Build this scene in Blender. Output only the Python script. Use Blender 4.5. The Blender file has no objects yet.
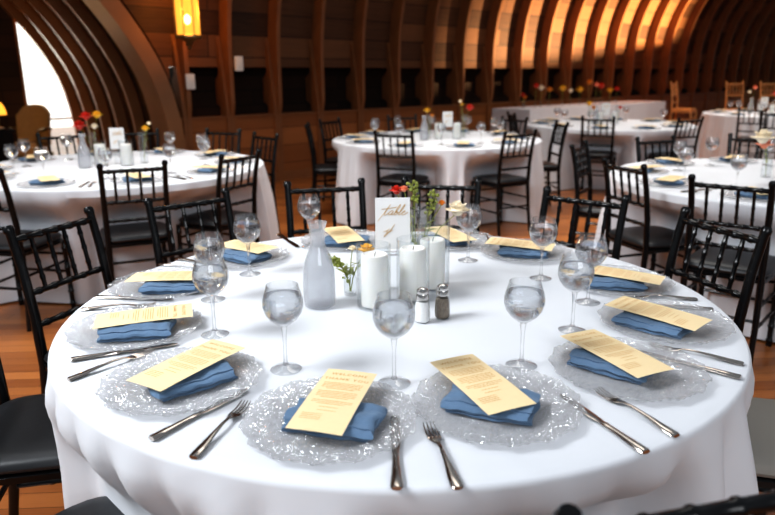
import bpy, math, random
from mathutils import Vector, Matrix
random.seed(7)
C = bpy.context.scene.collection
R = math.radians
PI = math.pi

# ------------------------------------------------------------------ materials
def mat(name):
    m = bpy.data.materials.new(name); m.use_nodes = True
    nt = m.node_tree; nt.nodes.clear()
    out = nt.nodes.new('ShaderNodeOutputMaterial')
    return m, nt, out

def N(nt, typ, **kw):
    n = nt.nodes.new(typ)
    for k, v in kw.items():
        if k in n.inputs: n.inputs[k].default_value = v
        else: setattr(n, k, v)
    return n

def principled(name, col, rough=.5, metal=0, spec=.5, bump=None, var=None, sheen=0, coat=0, emis=None, transm=0, sss=0):
    m, nt, out = mat(name)
    b = N(nt, 'ShaderNodeBsdfPrincipled')
    b.inputs['Base Color'].default_value = (*col, 1)
    b.inputs['Roughness'].default_value = rough
    b.inputs['Metallic'].default_value = metal
    b.inputs['Specular IOR Level'].default_value = spec
    b.inputs['Sheen Weight'].default_value = sheen
    b.inputs['Coat Weight'].default_value = coat
    b.inputs['Transmission Weight'].default_value = transm
    if sss:
        b.inputs['Subsurface Weight'].default_value = sss
        b.inputs['Subsurface Radius'].default_value = (.02, .015, .01)
    if emis:
        b.inputs['Emission Color'].default_value = (*emis[0], 1); b.inputs['Emission Strength'].default_value = emis[1]
    tc = N(nt, 'ShaderNodeTexCoord')
    if var:
        n = N(nt, 'ShaderNodeTexNoise', Scale=var[0], Detail=4.0)
        nt.links.new(tc.outputs['Object'], n.inputs['Vector'])
        r = N(nt, 'ShaderNodeMix', data_type='RGBA')
        r.inputs[6].default_value = (*[c*var[1] for c in col], 1); r.inputs[7].default_value = (*[min(1, c*var[2]) for c in col], 1)
        nt.links.new(n.outputs['Fac'], r.inputs[0]); nt.links.new(r.outputs[2], b.inputs['Base Color'])
    if bump:
        n = N(nt, 'ShaderNodeTexNoise', Scale=bump[0], Detail=3.0)
        nt.links.new(tc.outputs['Object'], n.inputs['Vector'])
        bp = N(nt, 'ShaderNodeBump', Strength=bump[1], Distance=bump[2])
        nt.links.new(n.outputs['Fac'], bp.inputs['Height']); nt.links.new(bp.outputs['Normal'], b.inputs['Normal'])
    nt.links.new(b.outputs[0], out.inputs['Surface'])
    return m

def wood_planks(name, c1, c2, plank_w, plank_l, rough=.5, rot=0.0, gap=.004, vertical=False, spec=.4, grain=.5, mapz=True):
    """long boards; object coordinates, boards stacked along local z (walls) or y (floor)"""
    m, nt, out = mat(name)
    b = N(nt, 'ShaderNodeBsdfPrincipled', Roughness=rough)
    b.inputs['Specular IOR Level'].default_value = spec
    tc = N(nt, 'ShaderNodeTexCoord')
    sep = N(nt, 'ShaderNodeSeparateXYZ'); comb = N(nt, 'ShaderNodeCombineXYZ')
    mp = N(nt, 'ShaderNodeMapping'); mp.inputs['Rotation'].default_value = (0, 0, rot)
    nt.links.new(tc.outputs['Object'], mp.inputs['Vector']); nt.links.new(mp.outputs[0], sep.inputs[0])
    nt.links.new(sep.outputs['X'], comb.inputs['X']); nt.links.new(sep.outputs['Z' if mapz else 'Y'], comb.inputs['Y'])
    br = N(nt, 'ShaderNodeTexBrick', Scale=1.0); br.offset = .37; br.offset_frequency = 2
    br.inputs['Brick Width'].default_value = plank_l; br.inputs['Row Height'].default_value = plank_w
    br.inputs['Mortar Size'].default_value = gap; br.inputs['Mortar Smooth'].default_value = .1; br.inputs['Bias'].default_value = 0
    br.inputs['Color1'].default_value = (0, 0, 0, 1); br.inputs['Color2'].default_value = (1, 1, 1, 1); br.inputs['Mortar'].default_value = (.5, .5, .5, 1)
    nt.links.new(comb.outputs[0], br.inputs['Vector'])
    st = N(nt, 'ShaderNodeMapping'); st.inputs['Scale'].default_value = (1.2, 22, 1)
    nt.links.new(comb.outputs[0], st.inputs['Vector'])
    no = N(nt, 'ShaderNodeTexNoise', Scale=2.0, Detail=6.0, Roughness=.65)
    nt.links.new(st.outputs[0], no.inputs['Vector'])
    mixf = N(nt, 'ShaderNodeMix', data_type='RGBA'); mixf.inputs[0].default_value = grain
    nt.links.new(br.outputs['Color'], mixf.inputs[6]); nt.links.new(no.outputs['Color'], mixf.inputs[7])
    ramp = N(nt, 'ShaderNodeValToRGB')
    ramp.color_ramp.elements[0].position = .2; ramp.color_ramp.elements[0].color = (*c1, 1)
    ramp.color_ramp.elements[1].position = .85; ramp.color_ramp.elements[1].color = (*c2, 1)
    nt.links.new(mixf.outputs[2], ramp.inputs[0])
    dk = N(nt, 'ShaderNodeMix', data_type='RGBA'); dk.inputs[7].default_value = (*[c*.15 for c in c1], 1)
    nt.links.new(br.outputs['Fac'], dk.inputs[0]); nt.links.new(ramp.outputs[0], dk.inputs[6])
    nt.links.new(dk.outputs[2], b.inputs['Base Color'])
    bp = N(nt, 'ShaderNodeBump', Strength=.3, Distance=.004)
    nt.links.new(no.outputs['Fac'], bp.inputs['Height']); nt.links.new(bp.outputs[0], b.inputs['Normal'])
    nt.links.new(b.outputs[0], out.inputs['Surface'])
    return m

def thin_glass(name, tint=(1, 1, 1), white=0.0, gloss_rough=.03, edge=.5, bump=None, boost=1.0):
    """clear thin-walled glass: transparent + fresnel reflection (+ a little milky scatter)"""
    m, nt, out = mat(name)
    tr = N(nt, 'ShaderNodeBsdfTransparent'); tr.inputs['Color'].default_value = (*tint, 1)
    gl = N(nt, 'ShaderNodeBsdfGlossy', Roughness=gloss_rough)
    lw = N(nt, 'ShaderNodeLayerWeight', Blend=.5)
    pw = N(nt, 'ShaderNodeMath', operation='POWER'); pw.inputs[1].default_value = edge
    nt.links.new(lw.outputs['Facing'], pw.inputs[0])
    mr = N(nt, 'ShaderNodeMath', operation='MULTIPLY_ADD'); mr.inputs[1].default_value = boost; mr.inputs[2].default_value = .035
    nt.links.new(pw.outputs[0], mr.inputs[0])
    mx = N(nt, 'ShaderNodeMixShader')
    nt.links.new(mr.outputs[0], mx.inputs[0]); nt.links.new(tr.outputs[0], mx.inputs[1]); nt.links.new(gl.outputs[0], mx.inputs[2])
    last = mx
    if white:
        df = N(nt, 'ShaderNodeBsdfDiffuse'); df.inputs['Color'].default_value = (.9, .9, .92, 1)
        tl = N(nt, 'ShaderNodeBsdfTranslucent'); tl.inputs['Color'].default_value = (.9, .9, .92, 1)
        m1 = N(nt, 'ShaderNodeMixShader'); m1.inputs[0].default_value = .5
        nt.links.new(df.outputs[0], m1.inputs[1]); nt.links.new(tl.outputs[0], m1.inputs[2])
        m2 = N(nt, 'ShaderNodeMixShader'); m2.inputs[0].default_value = white
        nt.links.new(mx.outputs[0], m2.inputs[1]); nt.links.new(m1.outputs[0], m2.inputs[2]); last = m2
    if bump:
        tc = N(nt, 'ShaderNodeTexCoord')
        n = N(nt, 'ShaderNodeTexVoronoi', Scale=bump[0])
        nt.links.new(tc.outputs['Object'], n.inputs['Vector'])
        bp = N(nt, 'ShaderNodeBump', Strength=bump[1], Distance=bump[2])
        nt.links.new(n.outputs['Distance'], bp.inputs['Height'])
        nt.links.new(bp.outputs[0], gl.inputs['Normal'])
        if white: nt.links.new(bp.outputs[0], df.inputs['Normal'])
    nt.links.new(last.outputs[0], out.inputs['Surface'])
    return m

M = {}
M['floor'] = wood_planks('floor_wood', (.19, .052, .012), (.49, .18, .05), .085, 1.6, rough=.32, rot=R(-4), gap=.0015, mapz=False, spec=.5, grain=.55)
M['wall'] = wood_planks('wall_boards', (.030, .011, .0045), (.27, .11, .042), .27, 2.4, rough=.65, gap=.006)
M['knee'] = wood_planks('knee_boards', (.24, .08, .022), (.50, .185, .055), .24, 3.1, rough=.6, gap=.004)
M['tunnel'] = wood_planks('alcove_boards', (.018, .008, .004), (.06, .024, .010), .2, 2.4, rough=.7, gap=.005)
M['recess'] = wood_planks('shaded_recess_boards', (.02, .008, .004), (.05, .02, .009), .2, 2.4, rough=.8, gap=.005)  # shade of the dark band above the ledge put into the colour
M['rib'] = principled('rib_wood', (.27, .105, .036), rough=.55, var=(3, .6, 1.35), bump=(30, .3, .003))
M['arch'] = principled('arch_wood', (.30, .135, .055), rough=.45, var=(2.5, .7, 1.3), bump=(20, .3, .003))
M['black'] = principled('black_lacquer', (.004, .004, .0045), rough=.22, spec=.38)
M['pad'] = principled('black_vinyl', (.012, .013, .015), rough=.42, spec=.5, bump=(60, .15, .002))
M['pad_lit'] = principled('lit_black_vinyl', (.30, .28, .25), rough=.7, spec=.4, bump=(60, .15, .002))  # black seat pad with the light falling on it put into the colour
M['natural'] = principled('natural_wood', (.85, .52, .20), rough=.4, var=(6, .8, 1.15))
M['cream_wood'] = principled('upholstery', (.50, .31, .13), rough=.8, var=(30, .8, 1.2))
M['steel'] = principled('steel', (.56, .50, .45), rough=.16, metal=1)
M['cap'] = principled('chrome_cap', (.6, .58, .56), rough=.18, metal=1)
m, nt, out = mat('charger_glass')
tc = N(nt, 'ShaderNodeTexCoord')
vo = N(nt, 'ShaderNodeTexVoronoi', Scale=115.0); vo.feature = 'DISTANCE_TO_EDGE'
vn = N(nt, 'ShaderNodeTexNoise', Scale=80.0, Detail=3.0)
nt.links.new(tc.outputs['Object'], vo.inputs['Vector']); nt.links.new(tc.outputs['Object'], vn.inputs['Vector'])
ad = N(nt, 'ShaderNodeMath', operation='MULTIPLY_ADD'); ad.inputs[1].default_value = 2.2
nt.links.new(vo.outputs['Distance'], ad.inputs[0]); nt.links.new(vn.outputs['Fac'], ad.inputs[2])
bp = N(nt, 'ShaderNodeBump', Strength=.8, Distance=.006); nt.links.new(ad.outputs[0], bp.inputs['Height'])
rr = N(nt, 'ShaderNodeValToRGB'); rr.color_ramp.elements[0].position = .45; rr.color_ramp.elements[0].color = (.88, .87, .87, 1); rr.color_ramp.elements[1].position = .75; rr.color_ramp.elements[1].color = (1, 1, 1, 1)
nt.links.new(ad.outputs[0], rr.inputs[0])
t1 = N(nt, 'ShaderNodeBsdfTransparent'); nt.links.new(rr.outputs[0], t1.inputs['Color'])
g1 = N(nt, 'ShaderNodeBsdfGlossy', Roughness=.10); nt.links.new(bp.outputs[0], g1.inputs['Normal'])
d1 = N(nt, 'ShaderNodeBsdfDiffuse'); d1.inputs['Color'].default_value = (.88, .88, .90, 1); nt.links.new(bp.outputs[0], d1.inputs['Normal'])
ma = N(nt, 'ShaderNodeMixShader'); ma.inputs[0].default_value = .17; nt.links.new(t1.outputs[0], ma.inputs[1]); nt.links.new(g1.outputs[0], ma.inputs[2])
mb_ = N(nt, 'ShaderNodeMixShader'); mb_.inputs[0].default_value = .16; nt.links.new(ma.outputs[0], mb_.inputs[1]); nt.links.new(d1.outputs[0], mb_.inputs[2])
nt.links.new(mb_.outputs[0], out.inputs['Surface']); M['plate'] = m
M['glass'] = thin_glass('clear_glass', (.985, .99, .995), white=.025, gloss_rough=.015, edge=2.4, boost=.8)
M['glass_thick'] = thin_glass('hurricane_glass', (.97, .98, .985), white=.01, gloss_rough=.02, edge=3.0, boost=.65)
M['carafe'] = thin_glass('misted_glass', (.95, .96, .97), white=.20, gloss_rough=.08, edge=3, boost=.4)
M['pane'] = thin_glass('window_glass', (1, 1, 1), white=0, gloss_rough=.02, edge=4, boost=.3)
m, nt, out = mat('water')
g = N(nt, 'ShaderNodeBsdfGlass', Roughness=.0, IOR=1.33); g.inputs['Color'].default_value = (.97, .98, .99, 1)
t_ = N(nt, 'ShaderNodeBsdfTransparent'); t_.inputs['Color'].default_value = (.97, .97, .98, 1)
mx = N(nt, 'ShaderNodeMixShader'); mx.inputs[0].default_value = .72
nt.links.new(t_.outputs[0], mx.inputs[1]); nt.links.new(g.outputs[0], mx.inputs[2]); nt.links.new(mx.outputs[0], out.inputs['Surface'])
M['water'] = m
m, nt, out = mat('solid_glass')
g = N(nt, 'ShaderNodeBsdfGlass', Roughness=.0, IOR=1.45)
t_ = N(nt, 'ShaderNodeBsdfTransparent')
mx = N(nt, 'ShaderNodeMixShader'); mx.inputs[0].default_value = .4
nt.links.new(t_.outputs[0], mx.inputs[1]); nt.links.new(g.outputs[0], mx.inputs[2]); nt.links.new(mx.outputs[0], out.inputs['Surface'])
M['solid_glass'] = m
m = M['water'].copy(); m.name = 'misted_water'; [n for n in m.node_tree.nodes if n.type == 'MIX_SHADER'][0].inputs[0].default_value = .25; M['water_soft'] = m
M['wax'] = principled('white_wax', (.86, .83, .78), rough=.45, sss=.25, emis=((1, .95, .88), .05))
M['paper'] = principled('menu_paper', (.86, .68, .41), rough=.85, spec=.2, var=(90, .97, 1.03))
M['ink'] = principled('menu_ink', (.62, .33, .10), rough=.8, spec=.2)
M['cardpaper'] = principled('card_paper', (.80, .79, .78), rough=.8, spec=.2)
M['gold'] = principled('gold_ink', (.62, .38, .14), rough=.4, metal=.4)
M['salt'] = principled('salt', (.86, .85, .83), rough=.9, var=(300, .85, 1.05))
M['pepper'] = principled('pepper', (.16, .13, .10), rough=.9, var=(350, .1, 2.6))
M['red'] = principled('red_petal', (.62, .035, .015), rough=.55, var=(60, .6, 1.4))
M['pink'] = principled('coral_petal', (.85, .28, .16), rough=.55, var=(60, .8, 1.3))
M['yellow'] = principled('yellow_petal', (.90, .50, .03), rough=.55, var=(60, .8, 1.2))
M['cream'] = principled('cream_petal', (.90, .80, .62), rough=.6, var=(60, .9, 1.1))
M['orange'] = principled('orange_petal', (.75, .26, .02), rough=.6, var=(60, .7, 1.3))
M['leaf'] = principled('green_leaf', (.24, .27, .05), rough=.5, var=(40, .6, 1.5))
M['brass'] = principled('aged_brass', (.30, .20, .09), rough=.4, metal=.7)
M['white_metal'] = principled('white_enamel', (.95, .92, .86), rough=.5)
M['white_light'] = principled('glowing_bulb', (1, .8, .5), emis=((1, .62, .25), 30))
m, nt, out = mat('amber_glass')
e = N(nt, 'ShaderNodeEmission', Strength=2.0); e.inputs['Color'].default_value = (1, .43, .06, 1)
tr = N(nt, 'ShaderNodeBsdfTransparent'); tr.inputs['Color'].default_value = (1, .75, .4, 1)
mx = N(nt, 'ShaderNodeMixShader'); mx.inputs[0].default_value = .55
nt.links.new(tr.outputs[0], mx.inputs[1]); nt.links.new(e.outputs[0], mx.inputs[2]); nt.links.new(mx.outputs[0], out.inputs['Surface'])
M['amber'] = m

def cloth_mat(name, col, rough=.85, weave=900):
    m, nt, out = mat(name)
    b = N(nt, 'ShaderNodeBsdfPrincipled', Roughness=rough); b.inputs['Base Color'].default_value = (*col, 1)
    b.inputs['Sheen Weight'].default_value = .15; b.inputs['Specular IOR Level'].default_value = .25
    tc = N(nt, 'ShaderNodeTexCoord')
    n1 = N(nt, 'ShaderNodeTexNoise', Scale=3.2, Detail=2.5, Distortion=.6)
    nt.links.new(tc.outputs['Object'], n1.inputs['Vector'])
    bp = N(nt, 'ShaderNodeBump', Strength=.5, Distance=.02)
    nt.links.new(n1.outputs['Fac'], bp.inputs['Height'])
    n2 = N(nt, 'ShaderNodeTexNoise', Scale=weave, Detail=1.0)
    nt.links.new(tc.outputs['Object'], n2.inputs['Vector'])
    b2 = N(nt, 'ShaderNodeBump', Strength=.15, Distance=.0008)
    nt.links.new(n2.outputs['Fac'], b2.inputs['Height']); nt.links.new(bp.outputs[0], b2.inputs['Normal'])
    nt.links.new(b2.outputs[0], b.inputs['Normal']); nt.links.new(b.outputs[0], out.inputs['Surface'])
    return m
M['cloth'] = cloth_mat('white_linen', (.71, .725, .76))
M['napkin'] = principled('blue_linen', (.115, .185, .285), rough=.9, spec=.1, sheen=.15, bump=(60, .6, .004), var=(25, .7, 1.3))

# ------------------------------------------------------------------ mesh helpers
class MB:
    def __init__(s): s.v = []; s.f = []
    def add(s, vs, fs):
        o = len(s.v); s.v += [tuple(v) for v in vs]; s.f += [tuple(i+o for i in f) for f in fs]; return s
    def box(s, x0, x1, y0, y1, z0, z1):
        v = [(x, y, z) for x in (x0, x1) for y in (y0, y1) for z in (z0, z1)]
        return s.add(v, [(0, 1, 3, 2), (4, 6, 7, 5), (0, 4, 5, 1), (2, 3, 7, 6), (0, 2, 6, 4), (1, 5, 7, 3)])
    def lathe(s, prof, n=24, c=(0, 0, 0), closed=False, fx=None):
        vs = []
        for (r, z) in prof:
            for i in range(n):
                a = 2*PI*i/n
                vs.append((c[0]+r*math.cos(a), c[1]+r*math.sin(a), c[2]+z))
        fs = []
        m = len(prof)
        for j in range(m if closed else m-1):
            k = (j+1) % m
            for i in range(n):
                i2 = (i+1) % n
                fs.append((j*n+i, j*n+i2, k*n+i2, k*n+i))
        return s.add(vs, fs)
    def tube(s, pts, rad, n=8, caps=True):
        pts = [Vector(p) for p in pts]
        rad = rad if isinstance(rad, (list, tuple)) else [rad]*len(pts)
        vs = []; up = None
        for i, p in enumerate(pts):
            d = (pts[min(i+1, len(pts)-1)] - pts[max(i-1, 0)]).normalized()
            if up is None:
                up = Vector((0, 0, 1)) if abs(d.z) < .9 else Vector((1, 0, 0))
            a = (up - d*up.dot(d)).normalized(); b = d.cross(a); up = a
            for k in range(n):
                t = 2*PI*k/n
                vs.append(p + (a*math.cos(t) + b*math.sin(t))*rad[i])
        fs = []
        for j in range(len(pts)-1):
            for k in range(n):
                k2 = (k+1) % n
                fs.append((j*n+k, j*n+k2, (j+1)*n+k2, (j+1)*n+k))
        if caps:
            fs.append(tuple(range(n-1, -1, -1))); o = (len(pts)-1)*n; fs.append(tuple(o+k for k in range(n)))
        return s.add(vs, fs)
    def pad(s, hw, hd, rings, c=(0, 0, 0), n=32, ex=4.5):
        """stack of superellipse rings (inset, z), closed top and bottom"""
        vs = []
        for (ins, z) in rings:
            for i in range(n):
                a = 2*PI*i/n; ca, sa = math.cos(a), math.sin(a)
                x = (hw-ins)*math.copysign(abs(ca)**(2/ex), ca); y = (hd-ins)*math.copysign(abs(sa)**(2/ex), sa)
                vs.append((c[0]+x, c[1]+y, c[2]+z))
        fs = []
        for j in range(len(rings)-1):
            for i in range(n):
                i2 = (i+1) % n; fs.append((j*n+i, j*n+i2, (j+1)*n+i2, (j+1)*n+i))
        fs.append(tuple(range(n-1, -1, -1))); o = (len(rings)-1)*n; fs.append(tuple(o+i for i in range(n)))
        return s.add(vs, fs)
    def blob(s, c, r, sx=1, sy=1, sz=1, n=8, m=5):
        vs = []; fs = []
        for j in range(m+1):
            ph = PI*j/m
            for i in range(n):
                a = 2*PI*i/n
                vs.append((c[0]+r*sx*math.sin(ph)*math.cos(a), c[1]+r*sy*math.sin(ph)*math.sin(a), c[2]+r*sz*math.cos(ph)))
        for j in range(m):
            for i in range(n):
                i2 = (i+1) % n; fs.append((j*n+i, (j+1)*n+i, (j+1)*n+i2, j*n+i2))
        return s.add(vs, fs)
    def petal(s, c, d, up, L, W, cup=.3, n=5):
        """curved petal starting at c going along d"""
        c = Vector(c); d = Vector(d).normalized(); up = Vector(up); up = (up-d*up.dot(d)).normalized(); w = d.cross(up)
        vs = []; fs = []
        for j in range(n):
            t = j/(n-1); wid = W*math.sin(PI*(t*.82+.12))
            base = c + d*L*t + up*(cup*L*t*t)
            for k in (-1, -.4, .4, 1):
                vs.append(base + w*wid*k*.5 + up*(abs(k)*wid*.18))
        for j in range(n-1):
            for k in range(3):
                a = j*4+k; fs.append((a, a+1, a+5, a+4))
        return s.add(vs, fs)
    def build(s, name, material, parent=None, smooth=True, fix=True):
        me = bpy.data.meshes.new(name); me.from_pydata(s.v, [], s.f)
        if fix:
            import bmesh
            bm = bmesh.new(); bm.from_mesh(me); bmesh.ops.recalc_face_normals(bm, faces=bm.faces); bm.to_mesh(me); bm.free()
        me.materials.append(material)
        if smooth:
            me.polygons.foreach_set('use_smooth', [True]*len(me.polygons))
            me.set_sharp_from_angle(angle=R(38))
        me.update()
        o = bpy.data.objects.new(name, me); C.objects.link(o)
        if parent: o.parent = parent
        return o

def tag(o, label=None, cat=None, group=None, kind=None):
    if label: o['label'] = label
    if cat: o['category'] = cat
    if group: o['group'] = group
    if kind: o['kind'] = kind
    return o

def empty(name, loc=(0, 0, 0), rz=0):
    o = bpy.data.objects.new(name, None); C.objects.link(o); o.location = loc; o.rotation_euler = (0, 0, rz)
    o.empty_display_size = .05
    return o

KIDS = {}
def kids(o):
    if o.name not in KIDS: KIDS[o.name] = list(o.children)
    return KIDS[o.name]
used = set()
def place(proto, loc, rz, label, group=None, cat=None, scale=None, rot=None):
    """first use moves the prototype itself, later uses copy it with its parts"""
    ks = kids(proto)
    for k in ks: kids(k)
    if proto.name not in used:
        used.add(proto.name); o = proto
    else:
        def cp(src, par):
            c = src.copy(); C.objects.link(c)
            if par: c.parent = par
            for k in KIDS.get(src.name, []): cp(k, c)
            return c
        o = cp(proto, None)
    o.location = loc; o.rotation_euler = rot if rot else (0, 0, rz)
    if scale: o.scale = scale
    o['label'] = label
    if group: o['group'] = group
    if cat: o['category'] = cat
    return o

def struct(name, mb, material, parent=None, smooth=False, **kw):
    o = mb.build(name, material, parent, smooth=smooth, **kw)
    if not parent: o['kind'] = 'structure'
    return o

# ------------------------------------------------------------------ the barn
# wall frame: local x runs along the wall, local y goes into the wall, z is up
WLOC = Vector((-1.6, 7.3, 0)); WROT = math.atan2(.687, .727)
def in_wall(o):
    o.location = WLOC; o.rotation_euler = (0, 0, WROT); return o

fl = MB().box(-14, 26, -6, 34, -.05, 0)
struct('floor', fl, M['floor'])

def delta(z):                         # how far the arched wall has leaned in at height z
    return 0 if z < 1.5 else .07*(z-1.5)**2 + .055*(z-1.5)**3
ARCH = [(0, -1.42), (.65, -1.44), (1.24, -1.55), (1.57, -1.69), (1.89, -1.88), (2.2, -2.09), (2.6, -2.45), (2.95, -2.88), (3.25, -3.5)]
def arch_s(z):
    for (z0, s0), (z1, s1) in zip(ARCH, ARCH[1:]):
        if z <= z1: return s0 + (s1-s0)*(z-z0)/(z1-z0)
    return -3.5
def arch_z(s):                        # height of the opening at s
    if s > -3.5: s2 = s
    else: s2 = -7-s
    if s2 >= -1.42: return 0
    for (z0, s0), (z1, s1) in zip(ARCH, ARCH[1:]):
        if s2 >= s1: return z0 + (z1-z0)*(s0-s2)/max(1e-6, s0-s1)
    return 3.25
# arched upper wall, above the ledge and around the alcove opening
zs = [.9 + i*.1 for i in range(0, 40)]
def wall_strip(s0, s1, z_from, back=.13):
    mb = MB(); zz = [z_from] + [z for z in zs if z > z_from+.02]
    vs = []
    for z in zz:
        vs += [(s0, back-delta(z), z), (s1, back-delta(z), z)]
    fs = [(2*i, 2*i+1, 2*i+3, 2*i+2) for i in range(len(zz)-1)]
    return mb.add(vs, fs)
wb = MB()
for (a, b) in [(-1.42, 28.0)]:
    w = wall_strip(a, b, 1.5); wb.add(w.v, w.f)
n = 40
for i in range(n):
    a = -5.58 + (4.16)*i/n; b = -5.58 + 4.16*(i+1)/n
    w = wall_strip(a, b, max(.05, min(arch_z(a), arch_z(b)))); wb.add(w.v, w.f)
w = wall_strip(-9, -5.58, .0); wb.add(w.v, w.f)
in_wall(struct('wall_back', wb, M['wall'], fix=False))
kb = MB().box(-1.40, 28, 0, .12, 0, .88)
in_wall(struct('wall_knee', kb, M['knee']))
lb = MB().box(-1.40, 28, -.02, .129, .88, .905)
in_wall(struct('trim_ledge', lb, M['rib']))
bb = MB().box(-1.40, 28, -.02, 0, 0, .12)
in_wall(struct('baseboard_back', bb, M['rib']))
rc = MB(); rc.add([(-1.30, .13, 1.5), (28, .13, 1.5), (28, .60, 1.5), (-1.30, .60, 1.5), (-1.30, .60, .88), (28, .60, .88), (28, .125, .88), (-1.30, .125, .88)],
    [(0, 1, 2, 3), (3, 2, 5, 4), (4, 5, 6, 7), (0, 3, 4, 7)])       # recess shaped to darken the band above the ledge
in_wall(struct('wall_shade_recess', rc, M['recess'], fix=False))
# end wall of the barn far along
ew = MB().box(28, 28.2, -6, .3, 0, 6)
in_wall(struct('wall_right', ew, M['wall']))

def rib_mesh(z0):
    mb = MB(); hw = .028
    zz = [z0] + [z for z in [i*.15 for i in range(0, 32)] if z > z0+.03]
    vs = []
    for z in zz:
        fl_ = .07 if z > .95 else .035            # the rib stands proud of the wall
        f = -fl_-delta(z); b = (.132 if z >= 1.5 else (.30 if z > .9 else .0)) - delta(z)
        vs += [(-hw, f, z), (hw, f, z), (hw, b, z), (-hw, b, z)]
    fs = []
    for j in range(len(zz)-1):
        for k in range(4):
            k2 = (k+1) % 4; fs.append((4*j+k, 4*j+k2, 4*j+4+k2, 4*j+4+k))
    fs.append((3, 2, 1, 0))
    return mb.add(vs, fs)
def brace_mesh():
    """short sister board beside the foot of each rib, tapering upward"""
    mb = MB(); x0, x1 = -.075, -.029
    prof = [(0, -.03), (.95, -.03), (1.25, .01), (1.75, .09), (1.9, .125)]
    vs = []
    for z, f in prof:
        b = .129 if z > .9 else .0
        b = max(b, f+.004)
        vs += [(x0, f, z), (x1, f, z), (x1, b, z), (x0, b, z)]
    fs = []
    for j in range(len(prof)-1):
        for k in range(4):
            k2 = (k+1) % 4; fs.append((4*j+k, 4*j+k2, 4*j+4+k2, 4*j+4+k))
    fs.append((3, 2, 1, 0)); fs.append(tuple(4*(len(prof)-1)+i for i in range(4)))
    return mb.add(vs, fs)
proto_rib = None; proto_brace = None
k = 0
RIBS = [-3.65, -2.85, -2.05, -1.29, -.70, .01, .72, 1.46, 2.18, 2.92, 3.67, 4.44, 5.25, 6.05, 6.87, 7.69, 8.5, 9.33, 10.16] + [11.0+.83*q for q in range(20)]
for s in RIBS:
    if s > 27: break
    if s < -1.35:
        o = rib_mesh(arch_z(s)+.05).build('trim_%d' % k, M['rib'], smooth=False)
    else:
        if proto_rib is None:
            proto_rib = rib_mesh(0).build('trim_%d' % k, M['rib'], smooth=False); o = proto_rib
            proto_brace = brace_mesh().build('trim_brace', M['rib'], smooth=False)
            bo = proto_brace
        else:
            o = proto_rib.copy(); o.name = 'trim_%d' % k; C.objects.link(o)
            bo = proto_brace.copy(); C.objects.link(bo)
        bo['kind'] = 'structure'
        in_wall(bo); bo.location = WLOC + Vector((.727*s, .687*s, 0))
    o['kind'] = 'structure'
    in_wall(o)
    o.location = WLOC + Vector((.727*s, .687*s, 0))
    if s < -1.35: pass
    k += 1

# alcove: vaulted tunnel with nested arch ribs, ending in a tall window
prof = [(arch_s(z), z) for z in (0, .3, .65, .95, 1.24, 1.4, 1.57, 1.73, 1.89, 2.05, 2.2, 2.4, 2.6, 2.78, 2.95, 3.12, 3.25)]
full = prof + [(-7-s, z) for s, z in prof[::-1][1:]]
def smooth_prof(p):
    q = list(p)
    for _ in range(2):
        q = [q[0]] + [((q[i-1][0]+2*q[i][0]+q[i+1][0])/4, (q[i-1][1]+2*q[i][1]+q[i+1][1])/4) for i in range(1, len(q)-1)] + [q[-1]]
    return q
full = smooth_prof(full)
def inset(p, d):
    q = []
    for i, (s, z) in enumerate(p):
        a = p[max(i-1, 0)]; b = p[min(i+1, len(p)-1)]
        tx, tz = b[0]-a[0], b[1]-a[1]; l = math.hypot(tx, tz)
        q.append((s - tz/l*d, z + tx/l*d))
    return q
outset_full = inset(full, -.14)
sk = MB(); vs = []
for t in (.05, 3.7):
    vs += [(s, t, z) for s, z in outset_full]
L_ = len(full)
sk.add(vs, [(i, i+1, L_+i+1, L_+i) for i in range(L_-1)])
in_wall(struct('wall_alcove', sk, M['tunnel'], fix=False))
def arch_rib(t0, t1, d, out_=0.0):
    a = inset(full, -out_) if out_ else full
    b = inset(full, d)
    vs = []
    for (s, z), (s2, z2) in zip(a, b):
        vs += [(s, t0, z), (s2, t0, z2), (s2, t1, z2), (s, t1, z)]
    fs = []
    for j in range(len(full)-1):
        for k in range(4):
            k2 = (k+1) % 4; fs.append((4*j+k, 4*j+k2, 4*j+4+k2, 4*j+4+k))
    return MB().add(vs, fs)
in_wall(struct('trim_arch', arch_rib(-.12, .3, .13, .05), M['arch']))
for i in range(1, 7):
    in_wall(struct('trim_arch_%d' % i, arch_rib(.6*i-.035, .6*i+.035, 0, .139), M['arch']))
# end wall of the alcove; the window takes its right side
ewb = MB()
ewb.box(-5.7, -2.12, 3.66, 3.74, 0, 3.3)
in_wall(struct('wall_alcove_end', ewb, M['tunnel']))
pn = MB()
pv = [(-2.10, 3.70, 0)] + [(s, 3.70, z) for s, z in outset_full[:12] if s > -2.10] + [(-2.10, 3.70, 2.25)]
pn.add(pv, [tuple(range(len(pv)))])
wo = in_wall(struct('window_1', pn, M['pane'], fix=False))
wf = MB(); wf.box(-2.12, -2.08, 3.66, 3.73, 0, 2.25); wf.box(-2.10, -1.40, 3.68, 3.72, .74, .77)
fo = wf.build('window_frame', M['rib'], wo, smooth=False)
# bright overcast ground outside that window
og = MB().box(-30, -6, 12, 40, -.08, -.04)
struct('ground', og, principled('pale_ground', (.85, .8, .68), rough=.9))

m, nt, out = mat('overcast_sky'); e = N(nt, 'ShaderNodeEmission', Strength=1.7); e.inputs['Color'].default_value = (1, .97, .90, 1)
nt.links.new(e.outputs[0], out.inputs['Surface'])
sky = in_wall(struct('sky_backdrop', MB().box(-14, 6, 13.0, 13.1, -.5, 10), m))

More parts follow.
